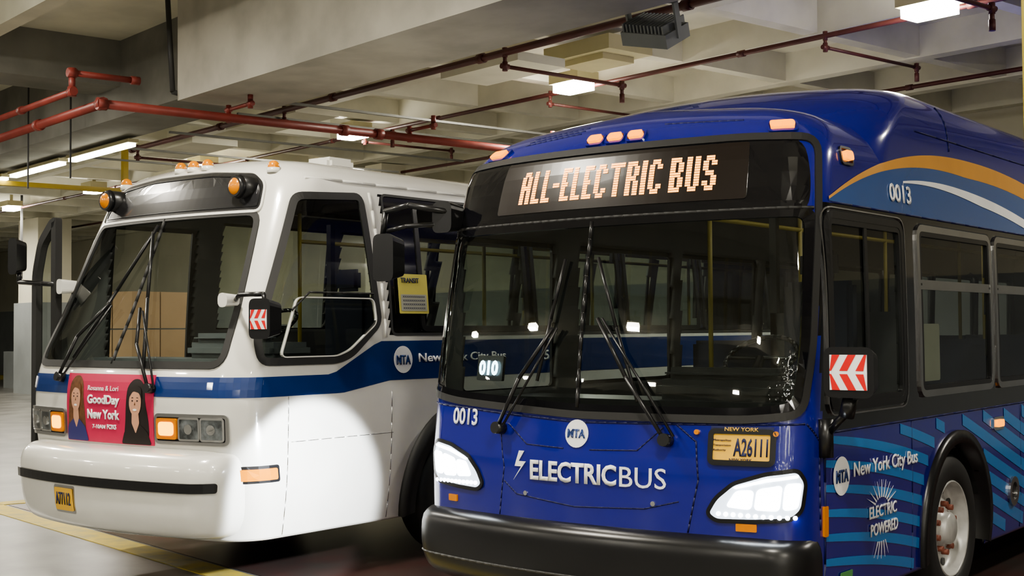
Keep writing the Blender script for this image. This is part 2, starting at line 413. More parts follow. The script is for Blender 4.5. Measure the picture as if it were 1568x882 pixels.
def mirror_box(name,x0,x1,y0,y1,z0,z1,m):
    bm=bmesh.new();P=rect(x0,x1,z0,z1,.05,4);
    f=bm.faces.new([bm.verts.new((x,y0,z)) for x,z in P]);r=bmesh.ops.extrude_face_region(bm,geom=[f])
    for g in r['geom']:
        if isinstance(g,bmesh.types.BMVert):g.co.y=y1;g.co.x=(g.co.x-(x0+x1)/2)*.8+(x0+x1)/2;g.co.z=(g.co.z-(z0+z1)/2)*.8+(z0+z1)/2
    bmesh.ops.recalc_face_normals(bm,faces=bm.faces[:]);return mesh_ob(name,bm,m)
def interior(x0,yd,zd,seatx,dashm,fl=1.05,pw=12):
    bm=bmesh.new();bx(bm,x0-1.2,x0+1.2,yd,11.6,fl-.06,fl);mesh_ob('interior_floor',bm,inner)
    bm=bmesh.new();bx(bm,x0-1.0,x0+1.05,yd-.15,yd+.35,fl-.1,zd-.12);bx(bm,x0+.1,x0+1.1,yd,yd+.4,zd-.12,zd);bx(bm,x0+.15,x0+.95,yd+.02,yd+.2,zd,zd+.07)
    r=bmesh.ops.bevel(bm,geom=bm.edges[:],offset=.04,segments=2,affect='EDGES');mesh_ob('dashboard',bm,dashm)
    bm=bmesh.new();N=24;cx,cy,cz=seatx,yd+.42,zd+.12;T=Matrix.Translation((cx,cy,cz))@Matrix.Rotation(.6,4,'X')
    pts=[T@Vector((.22*math.cos(2*math.pi*i/N),.22*math.sin(2*math.pi*i/N),0)) for i in range(N+1)]
    for p,q in zip(pts,pts[1:]):cyl(bm,p,q,.015,6)
    cyl(bm,pts[0],pts[12],.012,6);cyl(bm,T@Vector((0,0,0)),(cx,cy-.25,zd-.2),.03,8)
    mesh_ob('steering_wheel',bm,blackp)
    bm=bmesh.new()
    bx(bm,seatx-.25,seatx+.25,yd+.8,yd+1.25,fl+.3,fl+.42);bx(bm,seatx-.24,seatx+.24,yd+1.2,yd+1.32,fl+.4,fl+1.05);bx(bm,seatx-.13,seatx+.13,yd+1.22,yd+1.3,fl+1.07,fl+1.25)
    for i in range(7):
        for sx in (-.85,.85):
            y=yd+2.4+i*1.1;bx(bm,x0+sx-.4,x0+sx+.4,y,y+.42,fl+.1,fl+.2);bx(bm,x0+sx-.4,x0+sx+.4,y+.4,y+.47,fl+.15,fl+.65)
    bmesh.ops.bevel(bm,geom=bm.edges[:],offset=.03,segments=2,affect='EDGES');mesh_ob('seats',bm,seatm)
    bm=bmesh.new()
    for y in (yd+1.7,yd+3.2,yd+5,yd+7):
        for sx in (-.45,.45):cyl(bm,(x0+sx,y,fl),(x0+sx,y,2.85),.018,8)
    cyl(bm,(x0-.45,yd+1.7,2.6),(x0-.45,11,2.6),.018,8);cyl(bm,(x0+.45,yd+1.7,2.6),(x0+.45,11,2.6),.018,8)
    mesh_ob('grab_rails',bm,yeld)
    bm=bmesh.new();bx(bm,x0+.15,x0+.2,yd+1.45,yd+1.5,fl,2.7);bx(bm,x0+.15,x0+1.2,yd+1.45,yd+1.49,fl,1.9);mesh_ob('driver_partition',bm,inner)
    bm=bmesh.new();bx(bm,x0-.75,x0-.65,yd+1.5,10,2.86,2.9);bx(bm,x0+.65,x0+.75,yd+1.5,10,2.86,2.9);mesh_ob('cabin_ceiling_strip',bm,innerl)  # unlit strips; the added fill light sits between them
    l=bpy.data.lights.new('cabin_fill','AREA');l.shape='RECTANGLE';l.size=.1;l.size_y=4;l.energy=pw;l.color=(1,.95,.85)  # fill light added inside the bus to make the seats visible
    o=bpy.data.objects.new('cabin_fill',l);link(o);o.location=(x0,yd+3.2,2.84)
# ---------------- ELECTRIC BUS
E=Body(1.29,4.5,.25,.05,-.43,12.2,[(.32,1.27,0),(.6,1.285,0),(1.0,1.29,0),(1.2,1.29,.02),(1.7,1.29,.09),(2.3,1.28,.21),(2.6,1.265,.28),(2.8,1.24,.35),(2.93,1.17,.45),(3.02,1.03,.56),(3.08,.8,.68),(3.12,.4,.78),(3.13,.01,.82)])
group('electric_bus')
EF,ES0,EL=E.F(),E.S(1),E.S(-1)
pod=Body(1.255,2.8,.45,.05,.36,11.4,[(2.55,1.255,.05),(2.85,1.255,.1),(3.0,1.25,.22),(3.16,1.22,.45),(3.27,1.14,.7),(3.33,1.0,.9),(3.37,.75,1.1),(3.39,.4,1.2),(3.395,.01,1.25)])
PS=pod.S(1)
def ES(u,v,n):
    p=ES0(u,v,n)
    if v>2.56 and u>.4:
        q=PS(u,v,n)
        if q.x>p.x:return q
    return p
WS=rp([(-1.29,1.44),(-1.0,1.40),(0,1.35),(1.0,1.35),(1.27,1.38),(1.30,1.7),(1.28,2.42),(-1.30,2.42),(-1.32,1.7)],.09)
MASK=rp([(-1.34,1.41),(-1.0,1.36),(0,1.31),(1.0,1.31),(1.31,1.34),(1.355,1.7),(1.34,2.45),(1.32,2.84),(.9,2.86),(0,2.86),(-.9,2.86),(-1.33,2.84),(-1.36,2.45),(-1.38,1.7)],.1)
SW=[(.10,1.17,1.36,2.42)]+[(1.41+i*1.47,2.79+i*1.47,1.38,2.42) for i in range(7)]
def hE(s,sg,y,z):
    if inpoly(s,z,WS):return True
    for a,b,c,d in SW:
        if a+.02<y<b-.02 and c+.02<z<d-.02 and abs(s)>1.4:return True
    for cy in (2.05,8.4):
        if (y-cy)**2+(z-.49)**2<.58**2 and abs(s)>E.a:return True
    return False
def mE(s,sg,y,z):
    if abs(s)>E.a-.1 and y>.0 and 1.24<z<2.47:return 1
    return 0
E.shell('body_shell',[blue,blackg,inner],hE,mE)
pod.shell('roof_battery_shroud',[blue],solid=False)
bumpE=Body(1.31,4.3,.24,.05,-.53,.47,[(.29,1.2,.10),(.35,1.28,.03),(.47,1.31,0),(.62,1.31,.0),(.68,1.29,.02),(.71,1.25,.07),(.72,1.1,.12),(.72,.01,.2)])
bumpE.shell('front_bumper',[blackp],solid=False)
BF=bumpE.F()
curve_line('bumper_groove',BF,[(-1.35,.44),(0,.44),(1.4,.44)],.008,dark,0,20)
ring('windshield_mask',WS,EF,blackg,.03,.045,.006,.002)
panel('windshield_glass',WS,EF,gfront,0,.0)
curve_line('windshield_divider',EF,[(.0,1.36),(-.02,2.42)],.012,blackp,.005,10)
text('reflection_digits','010',EF,refl_glow,-.83,-.66,1.53,1.62,.04,-.03)  # windshield reflection built as glowing digits
panel('reflection_backing',rect(-.86,-.63,1.50,1.65,.01),EF,blackp,.02,-.06)  # dark backing for the glowing reflection digits
SGN=rp([(-1.29,2.42),(1.27,2.42),(1.28,2.6),(1.23,2.83),(.8,2.85),(-.8,2.85),(-1.25,2.83),(-1.30,2.6)],.1)
panel('destination_sign_glass',SGN,EF,blackg,.006,.0)
ring('mask_border',MASK,EF,rubber,.03,.012,.012,.0)
panel('sign_panel',rect(-.80,.93,2.50,2.82,.02),EF,pm('sign_black',(.012,.008,.006),.3),.004,.006)
curve_line('sign_lower_edge',EF,[(-1.32,2.44),(0,2.44),(1.30,2.44)],.010,rubber,.004,20)
G={'A':"01110 11011 11011 11111 11011 11011 11011",'L':"1100 1100 1100 1100 1100 1100 1111",'-':"000 000 000 111 000 000 000",'E':"1111 1100 1100 1110 1100 1100 1111",'I':"11 11 11 11 11 11 11",' ':"0 0 0 0 0 0 0"}
G['C']="01110 11011 11000 11000 11000 11011 01110";G['R']="11110 11011 11011 11110 11011 11011 11011";G['B']="11110 11011 11011 11110 11011 11011 11110";G['U']="11011 11011 11011 11011 11011 11011 01110";G['S']="01110 11011 11000 01110 00011 11011 01110"
G['T']="111111 001100 001100 001100 001100 001100 001100"
msg="ALL-ELECTRIC BUS";tot=sum(len(G[c].split()[0])+1 for c in msg)-1
bm=bmesh.new();x=-.62;cw=1.37/tot;ch=.20/7
for c in msg:
    rows=G[c].split()
    for r,row in enumerate(rows):
        for k,b in enumerate(row):
            if b=='1':
                for i in range(2):
                    for j in range(2):
                        u=x+(k+(i+.5)/2)*cw;v=2.755-(r+(j+.5)/2)*ch;d=cw*.20;e_=ch*.19
                        bm.faces.new([bm.verts.new(EF(u+p*d,v+q*e_,.0125)) for p,q in ((-1,-1),(1,-1),(1,1),(-1,1))])
    x+=(len(rows[0])+1)*cw
mesh_ob('sign_led_text',bm,led)
text('lettering_electric','ELECTRIC',EF,whitev,-.31,.28,.94,1.055,.03)
text('lettering_bus','BUS',EF,whitev,.30,.58,.94,1.05,0)
panel('lightning_bolt',[(-.44,.93),(-.38,1.01),(-.43,1.01),(-.40,1.10),(-.36,1.10),(-.40,1.04),(-.345,1.04)],EF,whitev,.003,.004)
text('fleet_number','0013',EF,whitev,-1.00,-.77,1.225,1.325,.02)
panel('logo_disc',circ(.01,1.215,.078),EF,whitev,.003,.004);text('logo_text','MTA',EF,bstripe,-.05,.07,1.19,1.24,.03,.009)
PX=.05
ring('plate_frame',rect(.78+PX,1.10+PX,1.10,1.255,.02),EF,blackp,.01,.018,.02)
panel('licence_plate',rect(.78+PX,1.10+PX,1.10,1.255,.02),EF,plate,.006,.006)
text('plate_number','A26111',EF,navy,.90+PX,1.08+PX,1.13,1.225,.02,.014);text('plate_small','Metropolitan',EF,navy,.79+PX,.885+PX,1.205,1.218,0,.014);text('plate_small_2','Transportation',EF,navy,.79+PX,.885+PX,1.18,1.192,0,.014);text('plate_small_3','Authority',EF,navy,.79+PX,.86+PX,1.155,1.167,0,.014);text('plate_bottom','NEW YORK',EF,navy,.88+PX,1.0+PX,1.105,1.12,0,.014)
panel('plate_band',[(.775+PX,1.256),(1.105+PX,1.256),(1.105+PX,1.285),(.775+PX,1.285)],EF,navy,.012,.004)
text('plate_state','NEW YORK',EF,plate,.85+PX,1.03+PX,1.26,1.28,.01,.018)
for s0 in (.745,1.165):panel('front_sensor',circ(s0,1.25,.014,10),EF,ambero,.02)
def headlight(sg):
    mx=(lambda x:.81+(x-.80)*.79) if sg>0 else (lambda x:.70+(x-.80)*.75)
    dz=0 if sg>0 else .055
    P=[(.80,.83),(.86,.91),(.98,.99),(1.2,1.045),(1.40,1.065),(1.46,1.0),(1.43,.86),(1.36,.815),(1.1,.80),(.86,.795)]
    P=rp([(sg*mx(x),z+dz) for x,z in P],.03)
    if sg<0:P=P[::-1]
    sfx='right' if sg>0 else 'left'
    ring('headlight_bezel_'+sfx,P,EF,blackp,.01,.012,.012)
    panel('headlight_body_'+sfx,P,EF,headd,.008,.002)
    for Q in ([(.93,.87),(1.10,.86),(1.12,.96),(1.0,.955)],[(1.12,.86),(1.28,.858),(1.30,.99),(1.14,.965)],[(1.30,.86),(1.40,.87),(1.43,1.0),(1.32,.995)]):
        Q=rp([(sg*mx(x),z+dz) for x,z in Q],.025)
        if sg<0:Q=Q[::-1]
        panel('headlight_lamp_'+sfx,Q,EF,headl,.01,.004)
    for k in range(11):
        x=.88+.05*k;panel('headlight_led_'+sfx,circ(sg*mx(x),.832+dz-.001*k,.011,10),EF,headl,.01,.006)
    Q=[(.98,.972),(1.2,1.02),(1.40,1.04),(1.40,1.028),(1.2,1.005),(1.0,.965)]
    Q=[(sg*mx(x),z+dz) for x,z in Q]
    panel('headlight_brow_'+sfx,Q,EF,headl,.01,.006)
    l=bpy.data.lights.new('headlight_beam','SPOT');l.energy=90 if sg>0 else 520;l.spot_size=math.radians(52 if sg<0 else 120);l.spot_blend=.25 if sg<0 else .8;l.shadow_soft_size=.04;l.color=(.92,.96,1)
    o=bpy.data.objects.new('headlight_beam_'+sfx,l);link(o)
    p=EF(sg*(1.25 if sg<0 else 1.1),.95,.08);o.location=p;d=Vector((-1.4,.32,-.26)) if sg<0 else Vector((.1,-1,-.25));o.rotation_euler=d.to_track_quat('-Z','Y').to_euler()
headlight(1);headlight(-1)
seam=pm('seam',(.003,.005,.07),.5)
curve_line('panel_seam',EF,[(-.58,1.28),(-.52,1.0),(-.56,.72)],.004,seam,.0);curve_line('panel_seam',EF,[(.62,1.29),(.74,1.2),(.76,1.0),(.70,.72)],.005,seam,.0)
curve_line('panel_seam',EF,[(-.5,1.25),(-.35,1.14),(-.08,1.13)],.004,seam,0);curve_line('panel_seam',EF,[(.1,1.13),(.4,1.14),(.55,1.27)],.004,seam,0)
curve_line('panel_seam',EF,[(-.52,.92),(-.42,.85),(0,.81),(.45,.83),(.65,.88)],.004,seam,0)
curve_line('panel_seam',EF,[(-1.32,1.35),(0,1.28),(1.32,1.30)],.006,seam,.0,20)
curve_line('panel_seam',EF,[(1.33,1.3),(1.45,1.2),(1.47,.74)],.006,seam,.0,8)
for s0 in (-.35,.5):panel('tow_cover_bolt',circ(s0,.86,.014,10),EF,chrome,.006)
for s0,z0,a in ((1.02,.745,.055),(-.98,.76,.04)):panel('reflector',rect(s0-a,s0+a,z0,z0+.04,.005),EF,ambero,.01)
for s0 in (-.14,.015,.17):
    panel('marker_lamp',rect(s0-.05,s0+.05,2.90,2.94,.02),EF,amber,.03);ring('marker_base',rect(s0-.06,s0+.06,2.895,2.945,.02),EF,blue,.002,.012,.015)
for s0 in (-1.02,1.12):
    panel('marker_lamp',rect(s0-.07,s0+.07,2.885,2.925,.02),EF,amber,.03);ring('marker_base',rect(s0-.08,s0+.08,2.88,2.93,.02),EF,blue,.002,.012,.015)
for k in range(3):curve_line('roof_groove',EF,[(-.85,2.96+k*.02),(-.35,2.99+k*.02)],.005,seam,0,10)
curve_line('roof_groove',EF,[(.35,2.99),(.9,2.97)],.005,seam,0,10)
for a,b,c,d in (((-.55,1.22),(-.18,1.80),(-.28,1.50),(-.16,2.2)),((.58,1.20),(.12,1.85),(.40,1.40),(.07,2.2))):
    tube('wiper_arm',blackp,[EF(*a,.05),EF((a[0]+b[0])/2,(a[1]+b[1])/2,.09),EF(*b,.05)],.012)
    a2=(a[0]+.05,a[1]+.02);tube('wiper_arm_2',blackp,[EF(*a2,.05),EF(b[0]+.03,b[1],.05)],.008)
    tube('wiper_blade',blackp,[EF(*c,.03),EF((c[0]+d[0])/2,(c[1]+d[1])/2,.03),EF(*d,.03)],.010)
    bm=bmesh.new();cyl(bm,EF(*a,-.01),EF(*a,.07),.035);mesh_ob('wiper_pivot',bm,blackp)
for i,(a,b,c,d) in enumerate(SW):
    P=rect(a,b,c,d,.09);ring('window_frame',P,ES,blackp if i==0 else alu,.03,.012,.014);ring('window_gasket',offs(P,-.03),ES,blackp,.03,.005,.012)
    panel('window_pane',P,ES,gside,0,-.005)
    if i:panel('window_mullion',[(a,2.03),(b,2.03),(b,2.09),(a,2.09)],ES,alu,.012)
    P2=rect(a,b,c,d,.09);ring('window_frame',P2,EL,blackp,.04,.02,.012);panel('window_pane',P2,EL,gside,0,0)
ring('driver_window_trim',rect(.07,1.20,1.33,2.45,.1),ES,alu,.004,.004,.014)
panel('window_poster',rect(1.52,1.85,1.46,1.82,.02),ES,postg,.002,-.03)
panel('driver_window_mullion',[(.60,1.38),(.64,1.38),(.64,2.4),(.60,2.4)],ES,blackp,.01)
def band(name,lo,hi,mp,m,off=.003,n=60,y0=0,y1=5,flt=None,rows=1):
    bm=bmesh.new()
    for i in range(n):
        a=y0+(y1-y0)*i/n;b=y0+(y1-y0)*(i+1)/n
        for r in range(rows):
            t0,t1=r/rows,(r+1)/rows
            L=lambda y,t:lo(y)+(hi(y)-lo(y))*t
            q=[(a,L(a,t0)),(b,L(b,t0)),(b,L(b,t1)),(a,L(a,t1))]
            if q[3][1]-q[0][1]<1e-4 and q[2][1]-q[1][1]<1e-4:continue
            if flt and not all(flt(*p) for p in q):continue
            vs=[bm.verts.new(mp(x,z,off)) for x,z in q]
            bm.faces.new(vs)
    bmesh.ops.remove_doubles(bm,verts=bm.verts[:],dist=1e-4)
    for f in bm.faces:f.smooth=True
    return mesh_ob(name,bm,m)
ao=lambda y:2.50+.42*(1-abs((2.6-y)/2.45)**2.5) if y<2.6 else 2.92-.42*((y-2.6)/3.2)**2
ai=lambda y:max(2.485,ao(y)-(.015+.10*min(1,max(0,(y-.2)/2.2))))
band('arch_gold',lambda y:ai(y),lambda y:max(ai(y),ao(y)),ES,gold,.005,80,.17,5.7,None,3)
band('arch_blue',lambda y:2.485,lambda y:max(2.485,ai(y)),ES,bluel,.004,80,.17,5.6,None,8)
wo=lambda y:ao(y)-.14-.055*(y-1.2) if y>1.2 else 2.485
band('arch_white',lambda y:max(2.485,wo(y)-.01-.06*min(1,(y-1.2)/1.5)),lambda y:max(2.485,wo(y)),ES,whitev,.007,60,1.2,5.0,None,2)
text('fleet_number_side','0013',ES,whitev,1.02,1.36,2.545,2.655,.02,.01)
okf=lambda y,z:.34<z<1.235 and (y-2.05)**2+(z-.49)**2>.66**2 and (y-8.4)**2+(z-.49)**2>.66**2
for k in range(22):
    zb=.30+k*.13
    fu=lambda y,zb=zb:zb-.16*(y-.03)-.018*(y)**2+.05*math.sin(y*1.3)
    band('side_stripe',lambda y,f=fu:f(y)-.018-.011*y**.7,lambda y,f=fu:f(y)+.018+.011*y**.7,ES,bluec,.003,160,.04,6,okf)
panel('logo_disc_side',circ(.23,1.0,.105,28,.105),ES,whitev,.002,.006);text('logo_text_side','MTA',ES,bstripe,.15,.31,.965,1.035,.03,.01)
text('lettering_city','New York City Bus',ES,whitev,.39,1.34,.955,1.06,.015,.007)
text('lettering_powered','ELECTRIC',ES,whitev,.60,1.0,.72,.79,.02,.007);text('lettering_powered_2','POWERED',ES,whitev,.62,1.02,.62,.69,.02,.007)
for k in range(9):
    a=math.pi*(.15+.7*k/8)
    c,s_=math.cos(a),math.sin(a);x,z=.78,.77
    panel('starburst_ray',[(x+c*.1-s_*.006,z+s_*.06+c*.006),(x+c*.1+s_*.006,z+s_*.06-c*.006),(x+c*.24,z+s_*.16)],ES,whitev,.002,.006)
    if 1<k<7:panel('starburst_ray',[(x+c*.1-s_*.006,.60-s_*.02),(x+c*.1+s_*.006,.60-s_*.02),(x+c*.2,.60-s_*.12)],ES,whitev,.002,.006)
panel('reflector_side',rect(.0,.05,.70,.86,.01),ES,ambero,.012)
panel('side_marker',rect(2.80,2.95,1.10,1.15,.02),ES,amber,.03);panel('side_marker_base',rect(2.77,2.98,1.08,1.17,.02),ES,chrome,.015)
panel('side_marker',rect(.40,.50,2.73,2.78,.02),ES,amber,.03);ring('side_marker_base',rect(.38,.52,2.715,2.795,.02),ES,blackp,.002,.012,.012)
ring('fuel_port',circ(3.2,.62,.085),ES,alu,.02,.02,.02);panel('fuel_port_cap',circ(3.2,.62,.08),ES,blackp,.008)
panel('green_sticker',rect(.22,.38,.43,.48,.01),ES,pm('green',(.1,.3,.1),.5),.002,.006)
for y in (1.27,3.4,4.9):curve_line('side_seam',ES,[(y,.34),(y,1.24)],.004,seam,.0,4)
curve_line('side_seam',ES,[(.03,.34),(.03,1.2)],.008,seam,.0,4)
curve_line('side_seam',ES,[(.1,1.24),(5.5,1.24)],.006,seam,.0,20)
curve_line('roof_seam',ES,[(.2,2.48),(5.5,2.48)],.006,seam,.002,20)
curve_line('shroud_seam',PS,[(1.5,3.02),(9,3.02)],.005,seam,.002,20);curve_line('shroud_seam',PS,[(2.1,2.95),(2.1,3.25)],.005,seam,.002,6);curve_line('shroud_seam',PS,[(4.1,2.95),(4.1,3.25)],.005,seam,.002,6)
arch('wheel_arch',ES0,2.05,.56,.64,blackp);arch('wheel_arch_rear',ES0,8.4,.56,.64,blackp);arch('wheel_arch_left',EL,2.05,.56,.64,blackp)
for cy in (2.05,8.4):
    for sg in (1,-1):wheel('wheel',.05+sg*1.12,cy,sg);well('wheel_well',.05+sg*.8,.05+sg*1.25,cy,.585)
bm=bmesh.new();bx(bm,-.8,.9,-.2,11.6,.30,.5);mesh_ob('underbody',bm,rubber)
interior(.05,.25,1.50,.65,blackp,1.05,9)
mirror_box('mirror_right',1.41,1.68,-.12,.0,1.44,1.70,blackp);chevron('mirror_chevron_right',1.545,-.125,1.57,.20,.18)
tube('mirror_arm_right',blackp,[(1.52,-.05,1.46),(1.5,-.05,1.36),(1.38,0,1.25),(1.28,.02,1.22)],.022)
bm=bmesh.new();cyl(bm,(1.5,-.05,1.34),(1.53,-.06,1.44),.04);cyl(bm,(1.36,0,1.12),(1.36,0,1.32),.045,8);mesh_ob('mirror_mount_right',bm,blackp)
tube('mirror_arm_left',blackp,[(-1.1,-.12,2.55),(-1.35,-.25,2.60),(-1.6,-.2,2.58),(-1.63,-.2,2.40)],.02);tube('mirror_arm_left_2',blackp,[(-1.15,-.1,2.48),(-1.4,-.22,2.47),(-1.58,-.2,2.45)],.015)
mirror_box('mirror_left',-1.67,-1.49,-.25,-.12,2.12,2.43,blackp);chevron('mirror_chevron_left',-1.685,-.2,2.25,.05,.22)
mirror_box('mirror_left_bracket',-1.24,-1.08,-.15,.0,2.42,2.62,blackp)
# ---------------- WHITE CITY BUS
R=Body(1.29,5,.3,-3.9,-.74,12.1,[(.35,1.22,.12),(.7,1.27,.08),(1.1,1.29,.03),(1.5,1.29,.05),(2.0,1.26,.27),(2.6,1.2,.52),(2.9,1.14,.65),(3.02,1.03,.75),(3.09,.85,.87),(3.12,.5,.97),(3.13,.01,1.07)])
group('city_bus')
RF,RS,RL=R.F(),R.S(1),R.S(-1)
RW=rp([(-1.10,1.57),(1.09,1.57),(1.02,2.66),(-1.02,2.66)],.1)
DW=rp([(-.37,1.58),(-.38,1.75),(.07,2.79),(.72,2.83),(.79,2.1),(.82,1.86),(.5,1.62),(.35,1.58)],.07)
RDOOR=rect(.15,1.05,.75,2.72,.04)
LW=[(1.3+i*1.5,2.7+i*1.5,1.8,2.8) for i in range(6)]
def hR(s,sg,y,z):
    if inpoly(s,z,RW):return True
    if sg>0 and inpoly(y,z,DW):return True
    if sg<0 and inpoly(y,z,RDOOR):return True
    for a,b,c,d in LW:
        if a+.02<y<b-.02 and c+.02<z<d-.02 and abs(s)>R.a:return True
    for cy in (1.8,8.2):
        if (y-cy)**2+(z-.49)**2<.62**2 and abs(s)>R.a:return True
    return False
def mR(s,sg,y,z):
    return 1 if y>.93 and 1.775<z<2.85 and abs(s)>R.a else 0
R.shell('body_shell',[white,blackg,innerl],hR,mR)
ring('windshield_gasket',RW,RF,rubber,.02,.03,.012);panel('windshield_glass',RW,RF,gwhite,0,0)
curve_line('windshield_divider',RF,[(0,1.57),(0,2.66)],.012,rubber,.005,12)
HD=rp([(-1.03,2.68),(1.03,2.68),(1.02,2.88),(.9,2.965),(.4,3.0),(-.4,3.0),(-.9,2.965),(-1.02,2.88)],.05)
panel('destination_header',HD,RF,pm('header_black',(.022,.022,.024),.25,0,.5),.008);ring('header_trim',HD,RF,white,.0,.02,.015)
ring('header_inner_line',offs(resamp(HD,.1),-.03),RF,blackp,.004,.004,.012)
ring('driver_window_gasket',DW,RS,rubber,.035,.02,.012);panel('driver_window_glass',DW,RS,gside,0,0)
ring('driver_sliding_window',rp([(-.2,1.62),(-.02,2.04),(.76,2.04),(.78,1.86),(.48,1.66),(.35,1.62)],.05),RS,white,.002,.007,.014)
curve_line('driver_window_bar',RS,[(-.08,1.95),(.1,2.08),(.76,2.08)],.008,rubber,.01,4)
for a,b,c,d in LW:
    for mp in (RS,RL):
        P=rect(a,b,c,d,.06);ring('window_frame',P,mp,blackp,.035,.01,.01);panel('window_pane',P,mp,gside,0,0)
ring('door_opening_trim',RDOOR,RL,rubber,.05,.03,.012)
ring('rear_band_trim',rect(.95,11,1.77,2.855,.05),RS,rubber,.01,.01,.008)
panel('stripe_front',[(-1.45,1.345),(1.40,1.345),(1.40,1.485),(-1.45,1.485)],RF,bstripe,.002,.002,.05)
ys=R.y0+R.ys+.04
st=lambda y:1.485 if y<.3 else (1.485+.235*min(1,(y-.3)/.5))
sb=lambda y:1.345 if y<.4 else (1.345+.075*min(1,(y-.4)/.5))
band('stripe_side',sb,st,RS,bstripe,.003,140,ys-.1,11)
panel('logo_disc',circ(1.06,1.575,.105),RS,whitev,.002,.005);text('logo_text','MTA',RS,bstripe,.98,1.14,1.535,1.61,.03,.009)
text('lettering_city','New York City Bus',RS,whitev,1.24,2.35,1.53,1.62,.015,.006);text('fleet_number','5241',RS,whitev,2.9,3.2,1.53,1.62,.02,.006)
text('fleet_number_front','5241',RF,whitev,-1.25,-1.1,1.37,1.46,.02,.006)
panel('window_poster',rect(1.03,1.37,1.93,2.24,.01),RS,posty,.002,.02);text('poster_text','TRANSIT',RS,navy,1.06,1.27,2.17,2.21,.01,.024);panel('poster_body',rect(1.05,1.35,1.95,2.08,.01),RS,postg,.001,.024)
for k in range(4):text('poster_line','xxxxxxxxxxx',RS,navy,1.07,1.33,1.965+k*.03,1.98+k*.03,0,.026,t=.001)
panel('ad_banner',[(-.52,1.0),(.52,1.0),(.52,1.495),(-.52,1.495)],RF,pink,.006,.006,.06)
def face(cx,cz,hm,dr,wv):
    o=.013;K=1.22
    def S_(P,r=.0):
        Q=[(min(max(cx+x*K,-.515),.515),max(1.004,min(1.49,cz+z*K))) for x,z in P]
        return rp(Q,r,3) if r else Q
    panel('poster_hair',S_([(-.080,.03),(-.075,.09),(-.03,.135),(.03,.135),(.075,.09),(.085,.0),(.10+wv,-.10),(.105+wv,-.2),(.06,-.24),(-.05,-.24),(-.105,-.2),(-.09,-.10)],.04),RF,hm,.001,o)
    panel('poster_body',S_([(-.13,-.3),(.13,-.3),(.10,-.17),(.035,-.125),(-.035,-.125),(-.10,-.17)],.02),RF,dr,.001,o+.002)
    panel('poster_neck',S_([(-.028,-.05),(-.033,-.12),(0,-.18),(.033,-.12),(.028,-.05)],.01),RF,skin,.001,o+.003)
    panel('poster_face',[(x,z) for x,z in circ(cx,cz,.052*K,24,.078*K)],RF,skin,.001,o+.004)
    panel('poster_fringe',S_([(-.056,.02),(-.05,.08),(0,.10),(.05,.08),(.058,.01),(.035,.055),(-.02,.065)],.02),RF,hm,.001,o+.005)
    for e in (-.021,.021):
        panel('poster_eye',circ(cx+e*K,cz+.012,.009,10,.005),RF,hair2,.001,o+.006);panel('poster_brow',S_([(e-.012,.026),(e+.012,.026),(e,.031)]),RF,hair2,.001,o+.006)
    panel('poster_mouth',circ(cx,cz-.042*K,.022,12,.008),RF,whitev,.001,o+.006);panel('poster_nose',S_([(-.006,-.015),(.006,-.015),(0,.006)]),RF,hair1,.001,o+.006)
face(-.38,1.315,hair1,dress,0);face(.34,1.30,hair2,hair2,.01)
text('banner_title','GoodDay',RF,whitev,-.22,.17,1.26,1.345,.04,.016);text('banner_title_2','New York',RF,whitev,-.22,.17,1.17,1.24,.04,.016);text('banner_names','Rosanna & Lori',RF,whitev,-.22,.15,1.375,1.41,0,.016);text('banner_time','7-10AM',RF,whitev,-.16,.0,1.10,1.13,.02,.016);text('banner_channel','FOX5',RF,whitev,.02,.13,1.10,1.135,.04,.016)
for sg in (1,-1):
    P=rp([(sg*.55,1.03),(sg*1.17,1.03),(sg*1.17,1.22),(sg*.55,1.22)],.03)
    if sg<0:P=P[::-1]
    ring('headlight_bezel',P,RF,alu,.012,.012,.02);panel('headlight_recess',P,RF,blackp,.003)
    a=[sg*.565,sg*.755];panel('turn_signal',rect(min(a),max(a),1.055,1.20,.02),RF,ambero,.03)
    a=[sg*.59,sg*.73];panel('turn_signal_glow',rect(min(a),max(a),1.08,1.175,.03),RF,ambert,.006,.03)
    for x0,x1 in ((.77,.955),(.965,1.15)):
        a=[sg*x0,sg*x1];Q=rect(min(a),max(a),1.05,1.205,.02);panel('headlight_lens',Q,RF,lens,.02,.002);ring('headlight_rim',Q,RF,chrome,.010,.004,.026)
        panel('headlight_bulb',circ(sum(a)/2,1.128,.035,16),RF,chrome,.012,.02)
    panel('corner_marker_base',rect(min(sg*1.2,sg*1.53),max(sg*1.2,sg*1.53),.755,.875,.02),RF,blackp,.012);panel('corner_marker',rect(min(sg*1.225,sg*1.505),max(sg*1.225,sg*1.505),.775,.855,.015),RF,ambero,.022)
bump=Body(1.16,4.2,.26,-3.85,-.94,.72,[(.38,1.01,.14),(.42,1.08,.06),(.55,1.13,.01),(.8,1.16,0),(.9,1.155,.02),(.955,1.13,.07),(.975,1.06,.14),(.985,.9,.24),(.985,.01,.3)])
bump.shell('front_bumper',[white],solid=False)
BR=bump.F()
panel('bumper_strip_body',rect(-1.25,1.21,.715,.78,.02),BR,blackp,.02)
panel('plate_recess',rect(-.40,-.12,.50,.70,.02),BR,alu,.001,.002);panel('licence_plate',rect(-.38,-.14,.52,.68,.01),BR,plate,.006,.004);text('plate_number','A77112',BR,navy,-.36,-.16,.56,.65,.01,.012)
bm=bmesh.new()
for s0,z0 in ((-.22,3.06),(0,3.06),(.22,3.06),(1.08,2.99),(-1.08,2.99)):
    p=RF(s0,z0,.0);cyl(bm,p-Vector((0,0,.02)),p+Vector((0,0,.02)),.05,14,1);sph(bm,p+Vector((0,0,.03)),.045,0)
mesh_ob('roof_markers',bm,[ambero,white])
